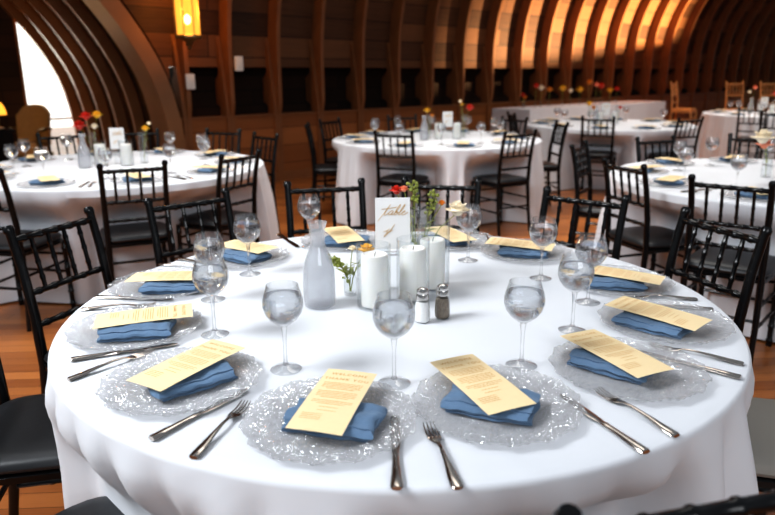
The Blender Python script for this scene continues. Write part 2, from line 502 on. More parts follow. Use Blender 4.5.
# ------------------------------------------------------------------ tables and cloths
def catnoise(a, seeds):
    return sum(w*math.cos(k*a+p) for k, w, p in seeds)
SEATS = {}
def tablecloth(R_, H, seed, nf=26, flare=.07, amp=.035, seats=()):
    rnd = random.Random(seed)
    seeds = [(nf, 1.0, rnd.random()*6.28), (nf*2-3, .45, rnd.random()*6.28), (nf-4, .55, rnd.random()*6.28), (nf+5, .5, rnd.random()*6.28), (5, .4, rnd.random()*6.28)]
    n = 360; mb = MB(); vs = []; clampf = {193: 1.01, 231: .93, -14: .96}
    rings = []
    for r in [0, .15, .3, .45, .6, .75, .88, .96]:
        rings.append(('top', r*R_))
    for t in range(1, 6):
        rings.append(('edge', t/5))
    NH = 22
    for t in range(1, NH+1):
        rings.append(('drop', t/NH))
    er = .014
    for kind, v in rings[1:]:
        for i in range(n):
            a = 2*PI*i/n
            ph = nf/2*a + .7*math.sin(3*a+seed) + .5*math.sin(5*a+seeds[1][2]) + .25*math.sin(8*a)
            f = (2*abs(math.sin(ph))**.75 - 1)*(.7+.3*math.sin(4*a+seeds[2][2])) + .25*math.cos(nf*1.7*a)*math.sin(2*a)
            if kind == 'top': r, z = v, H
            elif kind == 'edge':
                r = R_-er + er*math.sin(v*PI/2); z = H - er*(1-math.cos(v*PI/2))
            else:
                h = H-er-.012
                z = H-er - v*h
                g = min(1, v*2.6)**.8
                r = R_ + flare*v + amp*g*f + .012*math.sin(a*3+seed)*v
                r = max(r, R_-.02*v)
                for sa, rf in seats:               # the cloth gives way where a seat is pushed against it
                    da = abs((a-sa+PI) % (2*PI)-PI); wd = math.atan2(.23, rf)
                    k1 = 1 if da < wd else max(0, 1-(da-wd)/.12)
                    k1 = k1*k1*(3-2*k1)
                    k2 = min(1, max(0, (.72-z)/.20)); k2 = k2*k2*(3-2*k2)
                    lim = max((rf-.015)/max(.6, math.cos(min(da, wd))), R_*clampf.get(round(math.degrees(sa)), 0))
                    if r > lim: r += (lim-r)*k1*k2
            vs.append((r*math.cos(a), r*math.sin(a), z))
    m = len(rings)-1
    fs = []
    for j in range(m-1):
        for i in range(n):
            i2 = (i+1) % n; fs.append((j*n+i, j*n+i2, (j+1)*n+i2, (j+1)*n+i))
    vs.append((0, 0, H)); c = len(vs)-1
    fs += [(c, i, (i+1) % n) for i in range(n)]
    return mb.add(vs, fs)

H = .76
def round_table(x, y, R_, desc, cdesc, seed, **kw):
    t = empty('round_table', (x, y, 0)); tag(t, desc, 'table', 'round banquet tables')
    MB().lathe([(0, .735), (R_-.02, .735), (R_-.01, .742), (R_-.01, .752), (R_-.02, .756), (0, .756)], 64).build('tabletop', M['natural'], t)
    for sx in (-1, 1):
        for sy in (-1, 1):
            MB().tube([(sx*.42, sy*.42, .735), (sx*.5, sy*.5, 0)], .016, 8).build('leg', M['steel'], t)
    seats = [(R(an), rb-.245-.205) for (TT, an, rb) in CH if TT[0] == x and TT[1] == y]
    o = tablecloth(R_, H, seed, seats=seats, **kw).build('tablecloth', M['cloth'], fix=True)
    o.location = (x, y, 0); tag(o, cdesc, 'tablecloth', 'white floor-length tablecloths')
    return o

T0 = (0, 0, .914); TL = (-2.06, 3.04, 1.067); T2 = (.40, 5.15, 1.067); T3 = (2.437, 2.33, 1.067); T4 = (2.76, 7.1, 1.067); T5 = (6.1, 9.3, 1.067)
CH = [(T0, 105, 1.30), (T0, 81, 1.335), (T0, 50, 1.22), (T0, 20, 1.18), (T0, -14, 1.24), (T0, -72, 1.205), (T0, 134, 1.25), (T0, 160, 1.29), (T0, 193, 1.20), (T0, 231, 1.245), (TL, -99, 1.36), (TL, -63, 1.24), (TL, -29, 1.21), (TL, 44, 1.30), (TL, 72, 1.46), (TL, 104, 1.42), (TL, 131, 1.38), (T2, -112, 1.16), (T2, -58, 1.27), (T2, 184, 1.32), (T2, 148, 1.38), (T2, 104, 1.42), (T2, 43, 1.30), (T2, 5, 1.32), (T3, -130, 1.38), (T3, -161, 1.24), (T3, 150, 1.32), (T3, 111, 1.20), (T3, 72, 1.36), (T4, -113, 1.16), (T4, -67, 1.36), (T4, 185, 1.30), (T5, -128, 1.75), (T5, -118, 2.55)]
round_table(*T0, 'big round banquet table nearest the camera, hidden under its white cloth', 'white cloth of the big front table with twelve full place settings', 1, nf=32, flare=.045, amp=.055)
round_table(*TL, 'round banquet table at left, in front of the arched alcove', 'white cloth on the left round table before the arched alcove', 2)
round_table(*T2, 'round banquet table directly behind the front table', 'white cloth on the round table directly behind the front one', 3)
round_table(*T3, 'round banquet table at the right edge of the photo', 'white cloth on the round table cut by the right edge', 4)
round_table(*T4, 'round banquet table behind and right of the middle one', 'white cloth on the round table behind the middle right chairs', 5)
round_table(*T5, 'farthest round banquet table, at the far right', 'white cloth on the farthest round table at far right', 6)
# long buffet along the wall
bt = empty('buffet_table', WLOC + Vector((.727*6.2+.687*.9, .687*6.2-.727*.9, 0)), WROT); tag(bt, 'long narrow buffet table standing against the ribbed wall', 'table')
BHZ = .85
MB().box(-2.3, 2.3, -.36, .36, BHZ-.03, BHZ-.006).build('tabletop', M['natural'], bt, smooth=False)
for sx in (-2.1, 2.1):
    for sy in (-.28, .28):
        MB().tube([(sx, sy, BHZ-.03), (sx, sy, 0)], .016, 8).build('leg', M['steel'], bt)
mb = MB(); vs = []; per = []
hw, hd = 2.32, .38
for k_ in range(240):
    u_ = k_/240*(2*(2*hw+2*hd)); 
    if u_ < 2*hw: p_ = (-hw+u_, -hd); nn = (0, -1)
    elif u_ < 2*hw+2*hd: p_ = (hw, -hd+u_-2*hw); nn = (1, 0)
    elif u_ < 4*hw+2*hd: p_ = (hw-(u_-2*hw-2*hd), hd); nn = (0, 1)
    else: p_ = (-hw, hd-(u_-4*hw-2*hd)); nn = (-1, 0)
    per.append((p_, nn, u_))
for t_ in [0, .02, .15, .35, .6, .8, 1]:
    for (p_, nn, u_) in per:
        d_ = (.02*math.sin(u_*9)+.012*math.sin(u_*17+1)+.03)*t_
        vs.append((p_[0]+nn[0]*d_, p_[1]+nn[1]*d_, BHZ - t_*(BHZ-.012)))
fs = []
for j in range(6):
    for i in range(240): fs.append((j*240+i, j*240+(i+1) % 240, (j+1)*240+(i+1) % 240, (j+1)*240+i))
fs.append(tuple(range(240)))
o = mb.add(vs, fs).build('tablecloth', M['cloth']); o.location = bt.location; o.rotation_euler = bt.rotation_euler
tag(o, 'white cloth over the long buffet by the ribbed wall', 'tablecloth')

# ------------------------------------------------------------------ chairs
def beads(p0, p1, r, ts, n=8):
    """turned bamboo-look rod with ring beads at fractions ts"""
    p0, p1 = Vector(p0), Vector(p1); L = (p1-p0).length
    st = [(0, r)]
    for t in ts:
        e = .006/L
        st += [(t-1.5*e, r), (t-.7*e, r*1.24), (t+.7*e, r*1.24), (t+1.5*e, r)]
    st.append((1, r))
    return MB().tube([p0.lerp(p1, t) for t, _ in st], [q for _, q in st], n)
def make_chair(name, wood, pad):
    t = empty(name)
    # y+ is the back
    MB().pad(.195, .195, [(.012, .425), (0, .43), (0, .447), (.006, .452)], ex=7).build('seat_frame', wood, t)
    MB().pad(.197, .197, [(.012, .453), (0, .460), (-.004, .470), (.0, .482), (.012, .490), (.04, .496), (.1, .499)], ex=5).build('seat_cushion', pad, t)
    for sx in (-1, 1):
        x = sx*.172
        MB().tube([(sx*.182, .225, 0), (sx*.178, .195, .2), (x, .178, .44), (x, .188, .62), (x*1.0, .212, .78), (x*1.01, .240, .90), (x*1.01, .243, .905), (x*1.01, .246, .915), (x*1.01, .249, .925)],
                  [.013, .015, .0175, .0165, .0155, .015, .018, .018, .013], 10).build('back_post', wood, t)
        beads((sx*.178, -.178, .44), (sx*.182, -.185, 0), .0145, (.12, .4, .75, .93), 10).build('leg', wood, t)
    def yb(z):
        return .188 + (.212-.188)*(z-.62)/.16 if z < .78 else .212 + (.24-.212)*(z-.78)/.12
    zr = .878
    beads((-.172, yb(zr), zr), (.172, yb(zr), zr), .0115, (.12, .31, .5, .69, .88), 10).build('top_rail', wood, t)
    for z in (.695, .585):
        beads((-.172, yb(z), z), (.172, yb(z), z), .0105, (.12, .31, .5, .69, .88), 10).build('cross_rail', wood, t)
    for i in range(4):
        x = -.103 + i*.0687
        beads((x, yb(.70), .70), (x, yb(zr), zr), .0075, (.2, .5, .8), 8).build('spindle', wood, t)
    for sx in (-1, 1):
        for z in (.20, .31):
            beads((sx*.181, -.18, z), (sx*.178, .20-.02*(z > .25), z), .0085, (.3, .7), 8).build('stretcher', wood, t)
    for z in (.24, .35):
        MB().tube([(-.18, -.182, z), (.18, -.182, z)], .0085, 8).build('stretcher', wood, t)
    MB().tube([(-.178, .194, .24), (.178, .194, .24)], .0085, 8).build('stretcher', wood, t)
    return t
chair0 = make_chair('dining_chair', M['black'], M['pad'])
chairN = make_chair('bar_chair', M['natural'], M['natural'])
chairLit = make_chair('dining_chair', M['black'], M['pad_lit'])
def put_chair(T, ang, rback, label, proto=None, group='black ballroom chairs', twist=0):
    """chair facing the middle of table T, its back top at radius rback"""
    a = R(ang); r = rback-.245
    place(proto or chair0, (T[0]+r*math.cos(a), T[1]+r*math.sin(a), 0), a - PI/2 + R(twist), label, group, 'chair')
BC = 'black spindle-back chair '
put_chair(T0, 105, 1.30, BC+'at the front table, straight behind the water carafe')
put_chair(T0, 81, 1.335, BC+'at the front table, behind the sprig and cream flower')
put_chair(T0, 50, 1.22, BC+'at the front table beside its one o\'clock place')
put_chair(T0, 20, 1.18, BC+'at the front table, back right side, next to the right table')
put_chair(T0, -14, 1.24, 'black chair with pale grey seat at the front table\'s right lower edge', chairLit)
put_chair(T0, -72, 1.205, BC+'whose post and rail peek in at the bottom right edge', twist=-3)
put_chair(T0, 134, 1.25, BC+'at the front table overlapping the left table\'s chairs')
put_chair(T0, 160, 1.29, BC+'tilted in view at the front table\'s left, empty floor beneath')
put_chair(T0, 193, 1.20, BC+'at the left photo edge, seat tucked under the front cloth')
put_chair(T0, 231, 1.245, BC+'of which only the seat shows at the bottom left')
LT = 'at the left table, '
put_chair(TL, -99, 1.36, BC+LT+'at the left edge of the photo')
put_chair(TL, -63, 1.24, BC+LT+'back turned squarely to the camera')
put_chair(TL, -29, 1.21, BC+LT+'at its lower right, facing the alcove')
put_chair(TL, 44, 1.30, BC+LT+'seen sideways against the knee wall')
put_chair(TL, 72, 1.46, BC+LT+'facing camera right of the arch foot')
put_chair(TL, 104, 1.42, BC+LT+'behind the goblets under the arch foot')
put_chair(TL, 131, 1.38, BC+LT+'in front of the bright window')
MT = 'at the middle table, '
put_chair(T2, -112, 1.16, BC+MT+'back to the camera at its left')
put_chair(T2, -58, 1.27, BC+MT+'back to the camera at its right')
put_chair(T2, 184, 1.32, BC+MT+'sideways at its far left end')
put_chair(T2, 148, 1.38, BC+MT+'facing camera at its left corner')
put_chair(T2, 104, 1.42, BC+MT+'facing camera behind the goblet')
put_chair(T2, 43, 1.30, BC+MT+'facing camera before the buffet')
put_chair(T2, 5, 1.32, BC+MT+'sideways at its right end')
RT = 'at the right table, '
put_chair(T3, -130, 1.38, BC+RT+'largest, back to the camera')
put_chair(T3, -161, 1.24, BC+RT+'sideways at its left corner')
put_chair(T3, 150, 1.32, BC+RT+'half hidden behind the left corner chair')
put_chair(T3, 111, 1.20, BC+RT+'facing camera behind the blue napkins')
put_chair(T3, 72, 1.36, BC+RT+'facing camera behind the lone goblet')
put_chair(T4, -113, 1.16, BC+'at the far middle table with its back to the camera')
put_chair(T4, -67, 1.36, BC+'at the far middle table\'s lower right')
put_chair(T4, 185, 1.30, BC+'at the far middle table\'s left end by the buffet')
put_chair(T5, -128, 1.75, BC+'at the farthest table, its lower left')
put_chair(T5, -118, 2.55, BC+'pulled out from the farthest table at the right edge')
for (x_, y_, rz, lb_) in [(6.3, 13.3, .9, 'tall natural wood chair alone against the far dark ribs'), (7.9, 12.6, .2, 'tall natural wood chair cut by the right edge'), (7.35, 12.95, .2, 'tall natural wood chair just left of the one at the edge')]:
    place(chairN, (x_, y_, 0), rz, lb_, 'tall natural wood chairs', 'chair', scale=(1.15, 1.15, 1.33))

# ------------------------------------------------------------------ tableware prototypes
def make_goblet():
    t = empty('goblet')
    out_ = [(0, .0015), (.034, .0015), (.0352, .003), (.033, .0045), (.02, .008), (.008, .013), (.0048, .02), (.004, .045), (.0042, .075), (.006, .094), (.0072, .099), (.006, .103), (.016, .110), (.030, .121), (.040, .135), (.0445, .150), (.0445, .163), (.041, .178), (.0365, .191), (.0345, .200)]
    inn = [(.0333, .200), (.0352, .191), (.0397, .178), (.0431, .163), (.0431, .150), (.0386, .135), (.0286, .123), (.015, .113), (0, .109)]
    MB().lathe([(0, .0135)]+out_[5:11]+[(.0068, .103), (0, .105)], 28).build('stem', M['solid_glass'], t)
    MB().lathe(out_[:6], 32).build('foot', M['glass'], t)
    MB().lathe(out_[11:]+inn, 32).build('glass_bowl', M['glass'], t)
    w = [(0, .1092), (.0148, .1132), (.0283, .1232), (.0383, .1352), (.0428, .150), (.0428, .163), (.0402, .1765), (.0, .1765)]
    MB().lathe(w, 32).build('water', M['water'], t)
    return t
goblet = make_goblet()
def make_plate():
    n = 120; prof = [(0, .004, 0), (.05, .004, 0), (.095, .004, 0), (.104, .006, .0), (.110, .0095, .1), (.125, .0105, .4), (.142, .012, .7), (.156, .0145, 1), (.165, .0175, 1),
                     (.1655, .0155, 1), (.156, .011, 1), (.142, .0085, .7), (.125, .007, .4), (.110, .006, .1), (.100, .0015, 0), (0, .0015, 0)]
    vs = []
    for (r, z, w) in prof:
        for i in range(n):
            a = 2*PI*i/n
            rr = r*(1 + .022*w*math.cos(a*15) + .008*w*math.cos(a*30+1)); zz = z + .0016*w*math.cos(a*60+r*300)
            vs.append((rr*math.cos(a), rr*math.sin(a), zz))
    fs = []
    for j in range(len(prof)-1):
        for i in range(n):
            i2 = (i+1) % n; fs.append((j*n+i, j*n+i2, (j+1)*n+i2, (j+1)*n+i))
    return MB().add(vs, fs).build('charger_plate', M['plate'])
plate = make_plate()
def make_napkin(seed, L=.165, W=.10):
    """linen folded over and over into a soft bundle: a ribbon snaking back and forth, ends showing the folds"""
    rnd = random.Random(seed)
    path = []; layers = 4; th = .0028; gapz = .0063
    for l in range(layers):
        z = .004 + l*gapz
        w = W*(1 - .07*l)
        pts = [(-w/2 + w*k/8) for k in range(9)]
        if l % 2: pts = pts[::-1]
        for k, y in enumerate(pts):
            path.append((y, z + .0022*math.sin(k*1.1+l)))
        if l < layers-1:
            s_ = 1 if l % 2 == 0 else -1; w2 = W*(1-.07*(l+.5))/2
            for a in (-40, 0, 40):
                path.append((s_*(w2+.007*math.cos(R(a))), z + gapz/2 + (gapz/2)*math.sin(R(a))))
    pr = []
    for i, (y, z) in enumerate(path):
        a = path[max(0, i-1)]; b = path[min(len(path)-1, i+1)]
        ty, tz = b[0]-a[0], b[1]-a[1]; l = math.hypot(ty, tz) or 1
        pr.append((y - tz/l*th, z + ty/l*th, y + tz/l*th, z - ty/l*th))
    loop = [(p[0], p[1]) for p in pr] + [(p[2], p[3]) for p in pr[::-1]]
    NX = 22; vs = []; m = len(loop)
    p1, p2 = rnd.random()*6, rnd.random()*6
    for k in range(NX+1):
        u_ = k/NX; x = (u_-.5)*L
        for (y, z) in loop:
            end = abs(u_-.5)*2
            zz = z*(1 + .12*math.sin(u_*7+p1)*(1-end) - .10*end**4) + .0012*math.sin(u_*23+y*40+p2)
            yy = y*(1 + .06*math.sin(u_*4+p2)) + .0015*math.sin(u_*9+z*300)
            xx = x + .006*math.sin(z*260+p1)*end**2 + .004*math.sin(y*60)*end
            vs.append((xx, yy, max(.0006, zz)))
    fs = []
    for k in range(NX):
        for i in range(m):
            i2 = (i+1) % m; fs.append((k*m+i, k*m+i2, (k+1)*m+i2, (k+1)*m+i))
    P = len(pr)
    for base in (0, NX*m):
        for i in range(P-1):
            q = (base+i, base+i+1, base+m-2-i, base+m-1-i); fs.append(q)
    return MB().add(vs, fs).build('folded_napkin', M['napkin'])
napkins = [make_napkin(1), make_napkin(5)]
def text_mesh(body, size, spacing=1.0):
    cu = bpy.data.curves.new('tx', 'FONT'); cu.body = body; cu.size = size; cu.align_x = 'CENTER'; cu.align_y = 'CENTER'; cu.space_character = spacing; cu.resolution_u = 2
    o = bpy.data.objects.new('tx', cu); C.objects.link(o)
    dg = bpy.context.evaluated_depsgraph_get()
    me = bpy.data.meshes.new_from_object(o.evaluated_get(dg))
    v = [tuple(p.co) for p in me.vertices]; f = [tuple(p.vertices) for p in me.polygons]
    bpy.data.objects.remove(o); bpy.data.curves.remove(cu); bpy.data.meshes.remove(me)
    return v, f
def make_menu():
    t = empty('menu_card')
    w, L = .0525, .12; vs = []
    NX, NY = 6, 12
    def zc(x, y): return .0022*math.cos(y/L*1.4)*1.0 - .0012*(x/w)**2
    for j in range(NY+1):
        for i in range(NX+1):
            x = -w+2*w*i/NX; y = -L+2*L*j/NY; vs.append((x, y, zc(x, y)))
    n1 = len(vs); vs += [(x, y, z-.0006) for x, y, z in vs]
    fs = []
    for j in range(NY):
        for i in range(NX):
            a = j*(NX+1)+i; q = (a, a+1, a+NX+2, a+NX+1); fs.append(q); fs.append(tuple(n1+k for k in q[::-1]))
    ring = [i for i in range(NX+1)] + [j*(NX+1)+NX for j in range(1, NY+1)] + [NY*(NX+1)+i for i in range(NX-1, -1, -1)] + [j*(NX+1) for j in range(NY-1, 0, -1)]
    for k in range(len(ring)):
        a, b = ring[k], ring[(k+1) % len(ring)]; fs.append((a, n1+a, n1+b, b))
    MB().add(vs, fs).build('paper_sheet', M['paper'], t)
    mb = MB()
    for body, y, s in (('WELCOME', .098, .0135), ('THANK YOU', .076, .0135)):
        v, f = text_mesh(body, s, 1.25); mb.add([(x, yy+y, zc(x, yy+y)+.0004) for x, yy, z in v], f)
    rnd = random.Random(3)
    ys = [.058, .052, .046, .040, .034, .022, .016, .010, .004, -.002, -.014, -.020, -.026, -.038, -.050, -.064, -.070, -.076, -.082]
    for q, y in enumerate(ys):
        hw_ = .040 if q not in (4, 9, 12, 13, 14) else (.018 if q in (13, 14) else .028)
        if y < -.06: hw_ = .02; xc = -.022
        else: xc = 0
        x = -hw_
        while x < hw_:
            l = rnd.uniform(.003, .009); l = min(l, hw_-x)
            mb.add([(xc+x, y-.0008, zc(xc+x, y)+.0004), (xc+x+l, y-.0008, zc(xc+x+l, y)+.0004), (xc+x+l, y+.0008, zc(xc+x+l, y)+.0004), (xc+x, y+.0008, zc(xc+x, y)+.0004)], [(0, 1, 2, 3)])
            x += l+.0014
    mb.build('printed_text', M['ink'], t, smooth=False, fix=False)
    return t
menu = make_menu()
def make_knife():
    # handle end at y=0, blade tip at y=.24
    prof = [(0, .0085, .004), (.004, .0105, .005), (.03, .0095, .005), (.07, .0070, .0045), (.098, .0060, .004), (.104, .0075, .004), (.110, .0065, .0025), (.125, .0085, .0013), (.17, .0100, .0011), (.21, .0100, .001), (.229, .0075, .0008), (.238, .002, .0006)]
    vs = []; n = 10
    for y, w, h in prof:
        for i in range(n):
            a = 2*PI*i/n; vs.append((w*math.cos(a), y, .0055+h*math.sin(a)))
    fs = []
    for j in range(len(prof)-1):
        for i in range(n):
            i2 = (i+1) % n; fs.append((j*n+i, j*n+i2, (j+1)*n+i2, (j+1)*n+i))
    fs += [tuple(range(n)), tuple((len(prof)-1)*n+i for i in range(n))]
    return MB().add(vs, fs).build('table_knife', M['steel'])
def make_fork():
    t = empty('table_fork')
    prof = [(0, .008, .0035, .004), (.004, .0105, .004, .0045), (.03, .0095, .0035, .006), (.07, .0052, .003, .010), (.105, .0034, .0026, .012), (.128, .0038, .0022, .011), (.138, .009, .0016, .008), (.150, .0125, .0012, .006), (.158, .0128, .0012, .0055)]
    vs = []; n = 10
    for y, w, h, z in prof:
        for i in range(n):
            a = 2*PI*i/n; vs.append((w*math.cos(a), y, z+h*math.sin(a)))
    fs = []
    for j in range(len(prof)-1):
        for i in range(n):
            i2 = (i+1) % n; fs.append((j*n+i, j*n+i2, (j+1)*n+i2, (j+1)*n+i))
    fs += [tuple(range(n)), tuple((len(prof)-1)*n+i for i in range(n))]
    MB().add(vs, fs).build('handle', M['steel'], t)
    for k in range(4):
        x = -.0105+.007*k
        MB().tube([(x, .155, .0055), (x, .175, .0045), (x*.95, .192, .0065), (x*.92, .203, .0105)], [.0021, .0019, .0016, .0008], 6).build('tine', M['steel'], t)
    return t
knife = make_knife(); fork = make_fork()
def make_carafe():
    t = empty('water_carafe')
    o_ = [(0, .001), (.036, .001), (.043, .006), (.0455, .03), (.045, .075), (.0435, .11), (.037, .138), (.026, .165), (.0195, .187), (.0185, .203), (.0215, .225), (.0275, .245)]
    i_ = [(.0262, .245), (.020, .225), (.017, .203), (.018, .187), (.0245, .165), (.0355, .138), (.042, .11), (.0435, .075), (.0438, .03), (.041, .009), (0, .006)]
    MB().lathe(o_+i_, 36).build('misted_bottle', M['carafe'], t)
    MB().lathe([(0, .007), (.0405, .010), (.0432, .03), (.0429, .075), (.0413, .11), (.0349, .138), (.024, .165), (.0176, .187), (0, .187)], 36).build('water', M['water_soft'], t)
    return t
carafe = make_carafe()
def make_hurricane(h, rg, hc, rc):
    t = empty('candle_holder')
    MB().lathe([(0, .001), (rg-.003, .001), (rg, .004), (rg, h-.001), (rg-.001, h), (rg-.0022, h), (rg-.0022, .008), (0, .007)], 40).build('glass_cylinder', M['glass_thick'], t)
    return t
def make_candle(hc, rc, seed=0):
    t = empty('pillar_candle')
    MB().lathe([(0, .0), (rc-.001, .0), (rc, .002), (rc, hc-.006), (rc-.002, hc-.001), (rc-.006, hc+.001), (rc*.75, hc-.003), (rc*.4, hc-.006), (0, hc-.007)], 36).build('wax_body', M['wax'], t)
    MB().tube([(0, 0, hc-.008), (.001, 0, hc), (.003, .001, hc+.006)], .0012, 6).build('wick', M['black'], t)
    return t
h_lo = make_hurricane(.184, .048, 0, 0); h_hi = make_hurricane(.215, .050, 0, 0)
candle = make_candle(.148, .0385)
def make_vase(h, r, name='bud_vase'):
    return MB().lathe([(0, .001), (r*.9, .001), (r, .004), (r, h-.002), (r+.001, h), (r-.0012, h), (r-.002, h-.004), (r-.002, .012), (0, .011)], 32).build(name, M['glass_thick'])
vase_tall = make_vase(.235, .029, 'flower_vase'); vase_bud = MB().lathe([(0, .001), (.018, .001), (.021, .005), (.021, .05), (.016, .066), (.0115, .075), (.0115, .086), (.0135, .09), (.012, .09), (.0098, .085), (.0098, .075), (.014, .064), (.019, .05), (.019, .009), (0, .008)], 28).build('bud_vase', M['glass_thick'])
def make_shaker(fill):
    t = empty('shaker')
    n = 8
    MB().lathe([(0, .001), (.017, .001), (.0205, .005), (.0212, .02), (.0195, .05), (.0165, .062), (.0145, .070), (0, .070)], 8).build('glass_jar', M['glass_thick'], t)
    MB().lathe([(0, .003), (.0160, .003), (.0193, .006), (.0200, .02), (.0184, .048), (.016, .058), (0, .058)], 16).build('filling', fill, t)
    MB().lathe([(.0150, .064), (.0172, .066), (.0172, .078), (.0160, .081), (.0168, .083), (.0150, .091), (.009, .0955), (0, .0965)], 20).build('cap', M['cap'], t)
    return t
salt = make_shaker(M['salt']); pepper = make_shaker(M['pepper'])

# number card
def make_card():
    t = empty('number_card')
    w, h = .052, .078
    MB().box(-w, w, -.0006, .0006, -h, h).build('card_sheet', M['cardpaper'], t, smooth=False)
    MB().box(-.03, .03, -.012, .012, -h-.017, -h-.008).build('clear_stand', M['glass_thick'], t, smooth=False)
    mb = MB()
    def stroke(pts, rad):
        # Catmull-Rom through the points, laid on the front of the card
        P = [pts[0]]+pts+[pts[-1]]; path = []
        for i in range(1, len(P)-2):
            for k in range(6):
                u_ = k/6
                q = []
                for c_ in (0, 1):
                    a, b, c2, d = P[i-1][c_], P[i][c_], P[i+1][c_], P[i+2][c_]
                    q.append(.5*(2*b+(c2-a)*u_+(2*a-5*b+4*c2-d)*u_*u_+(3*b-a-3*c2+d)*u_**3))
                path.append(q)
        path.append(pts[-1])
        mb.tube([(x + y*.55, -.0011, y) for x, y in path], rad, 5)
    def S(lst, ox, oy, sc, rad=.0009): stroke([(ox+x*sc, oy+y*sc) for x, y in lst], rad)
    oy = .026; sc = .0150
    ox = -.040
    S([(.15, 2.1), (.0, .9), (-.05, .15), (.3, .0), (.7, .45)], ox, oy, sc); S([(-1.1, 1.15), (.3, 1.3), (1.7, 1.55)], ox, oy, sc)     # t
    S([(.15, 2.1), (-.3, .0), (-.6, -1.2)], ox, oy, sc, .0006)
    S([(1.45, .75), (1.0, .8), (.75, .3), (1.0, .0), (1.35, .35), (1.5, .75), (1.4, .15), (1.6, .0), (2.0, .4)], ox, oy, sc)   # a
    S([(2.0, .4), (2.25, 1.6), (2.1, 2.1), (1.95, 1.4), (1.95, .2), (2.2, .0), (2.55, .35), (2.3, .7), (2.15, .5), (2.7, .45), (2.9, .5)], ox, oy, sc)  # b
    S([(2.9, .5), (3.15, 1.6), (3.0, 2.1), (2.85, 1.4), (2.85, .2), (3.05, .0), (3.4, .4)], ox, oy, sc)             # l
    S([(3.4, .4), (3.8, .6), (3.7, .85), (3.45, .6), (3.5, .1), (3.9, .0), (4.5, .5)], ox, oy, sc)                  # e
    S([(-.5, .1), (.1, .35), (.3, .7), (.1, .1), (.4, .0), (.9, .5)], -.006, -.026, sc, .0008)
    S([(.9, 1.6), (.7, .4), (.2, -.9), (.1, -.4), (1.2, .4)], -.006, -.026, sc, .0008)
    mb.build('gold_script', M['gold'], t, fix=False)
    return t
card = make_card()

# flowers
def blossom(mb, c, r, layers=3, n=7, seed=0, dome=True):
    rnd = random.Random(seed); c = Vector(c)
    layers = 4; n = 9
    for l in range(layers):
        el = R(-5 + 88*l/max(1, layers-1))
        for k in range(n-l):
            a = 2*PI*(k+.5*l)/(n-l) + rnd.uniform(-.15, .15)
            d = Vector((math.cos(a)*math.cos(el), math.sin(a)*math.cos(el), math.sin(el)))
            mb.petal(c, d, Vector((-math.cos(a)*math.sin(el), -math.sin(a)*math.sin(el), math.cos(el))), r*(1-.06*l), r*.95*(1-.1*l), cup=.35)
    mb.blob(c+Vector((0, 0, r*.2)), r*.5)
    return mb
def make_flower(name, h, lean, petal, r, seed, leaves=3, kind='bloom', z0=.012):
    """cut stem; base at origin (inside the vase), blossom at the tip"""
    t = empty(name); rnd = random.Random(seed)
    p = [(0, 0, z0), (lean[0]*.15, lean[1]*.15, h*.4), (lean[0]*.55, lean[1]*.55, h*.78), (lean[0], lean[1], h)]
    MB().tube(p, [.0016, .0015, .0014, .0012], 6).build('stem', M['leaf'], t)
    if kind == 'bloom':
        blossom(MB(), p[-1], r, seed=seed).build('blossom', petal, t, fix=False)
    else:
        mb = MB()
        for k in range(26):
            u_ = .45 + .55*k/25
            b = Vector(p[2]).lerp(Vector(p[3]), (u_-.5)*2) if u_ > .5 else Vector(p[1])
            o_ = Vector((rnd.uniform(-1, 1), rnd.uniform(-1, 1), rnd.uniform(-.2, .6)))*.016
            mb.tube([b, b+o_], .0009, 5); mb.blob(b+o_, rnd.uniform(.0035, .0065), n=6, m=4)
        mb.build('bud_cluster', petal, t)  # small stalked buds set along the upper sprig
    if leaves:
        mb = MB()
        for k in range(leaves):
            u_ = .45+.4*k/leaves
            b = Vector(p[1]).lerp(Vector(p[2]), (u_-.4)/.4 if u_ < .8 else 1)
            a = rnd.uniform(0, 6.28); mb.petal(b, (math.cos(a), math.sin(a), .6), (0, 0, 1), .035, .014, cup=-.2)
        mb.build('leaf', M['leaf'], t, fix=False)
    return t

# ------------------------------------------------------------------ front table settings
HOURS = ['seven', 'six', 'five', 'four', 'three', 'two', 'one', 'twelve', 'eleven', 'ten', 'nine', 'eight']
PL = [(-0.458, -0.542), (-0.126, -0.704), (0.197, -0.643), (0.506, -0.479), (0.699, -0.187), (0.687, 0.166), (0.470, 0.537), (0.219, 0.709), (-0.213, 0.712), (-0.557, 0.472), (-0.724, 0.14), (-0.674, -0.231)]
NAP = [(-0.439, -0.550, 42), (-0.116, -0.722, -12), (0.183, -0.655, -18), (0.478, -0.470, -36), (0.655, -0.219, -38), (0.665, 0.128, -8), (0.455, 0.500, -10), (0.192, 0.680, 5), (-0.196, 0.66, 0), (-0.546, 0.445, -32), (-0.688, 0.098, 8), (-0.655, -0.270, 12)]
MENU = [(-0.449, -0.517, 59), (-0.119, -0.681, 77), (0.167, -0.605, 114), (0.484, -0.452, 117), (0.674, -0.196, 134), (0.695, 0.150, 150), (0.450, 0.536, 159), (0.205, 0.700, 115), (-0.211, 0.695, 110), (-0.548, 0.506, -36), (-0.706, 0.131, 0), (-0.654, -0.220, 18)]
ON = ' o\'clock place of the front table'
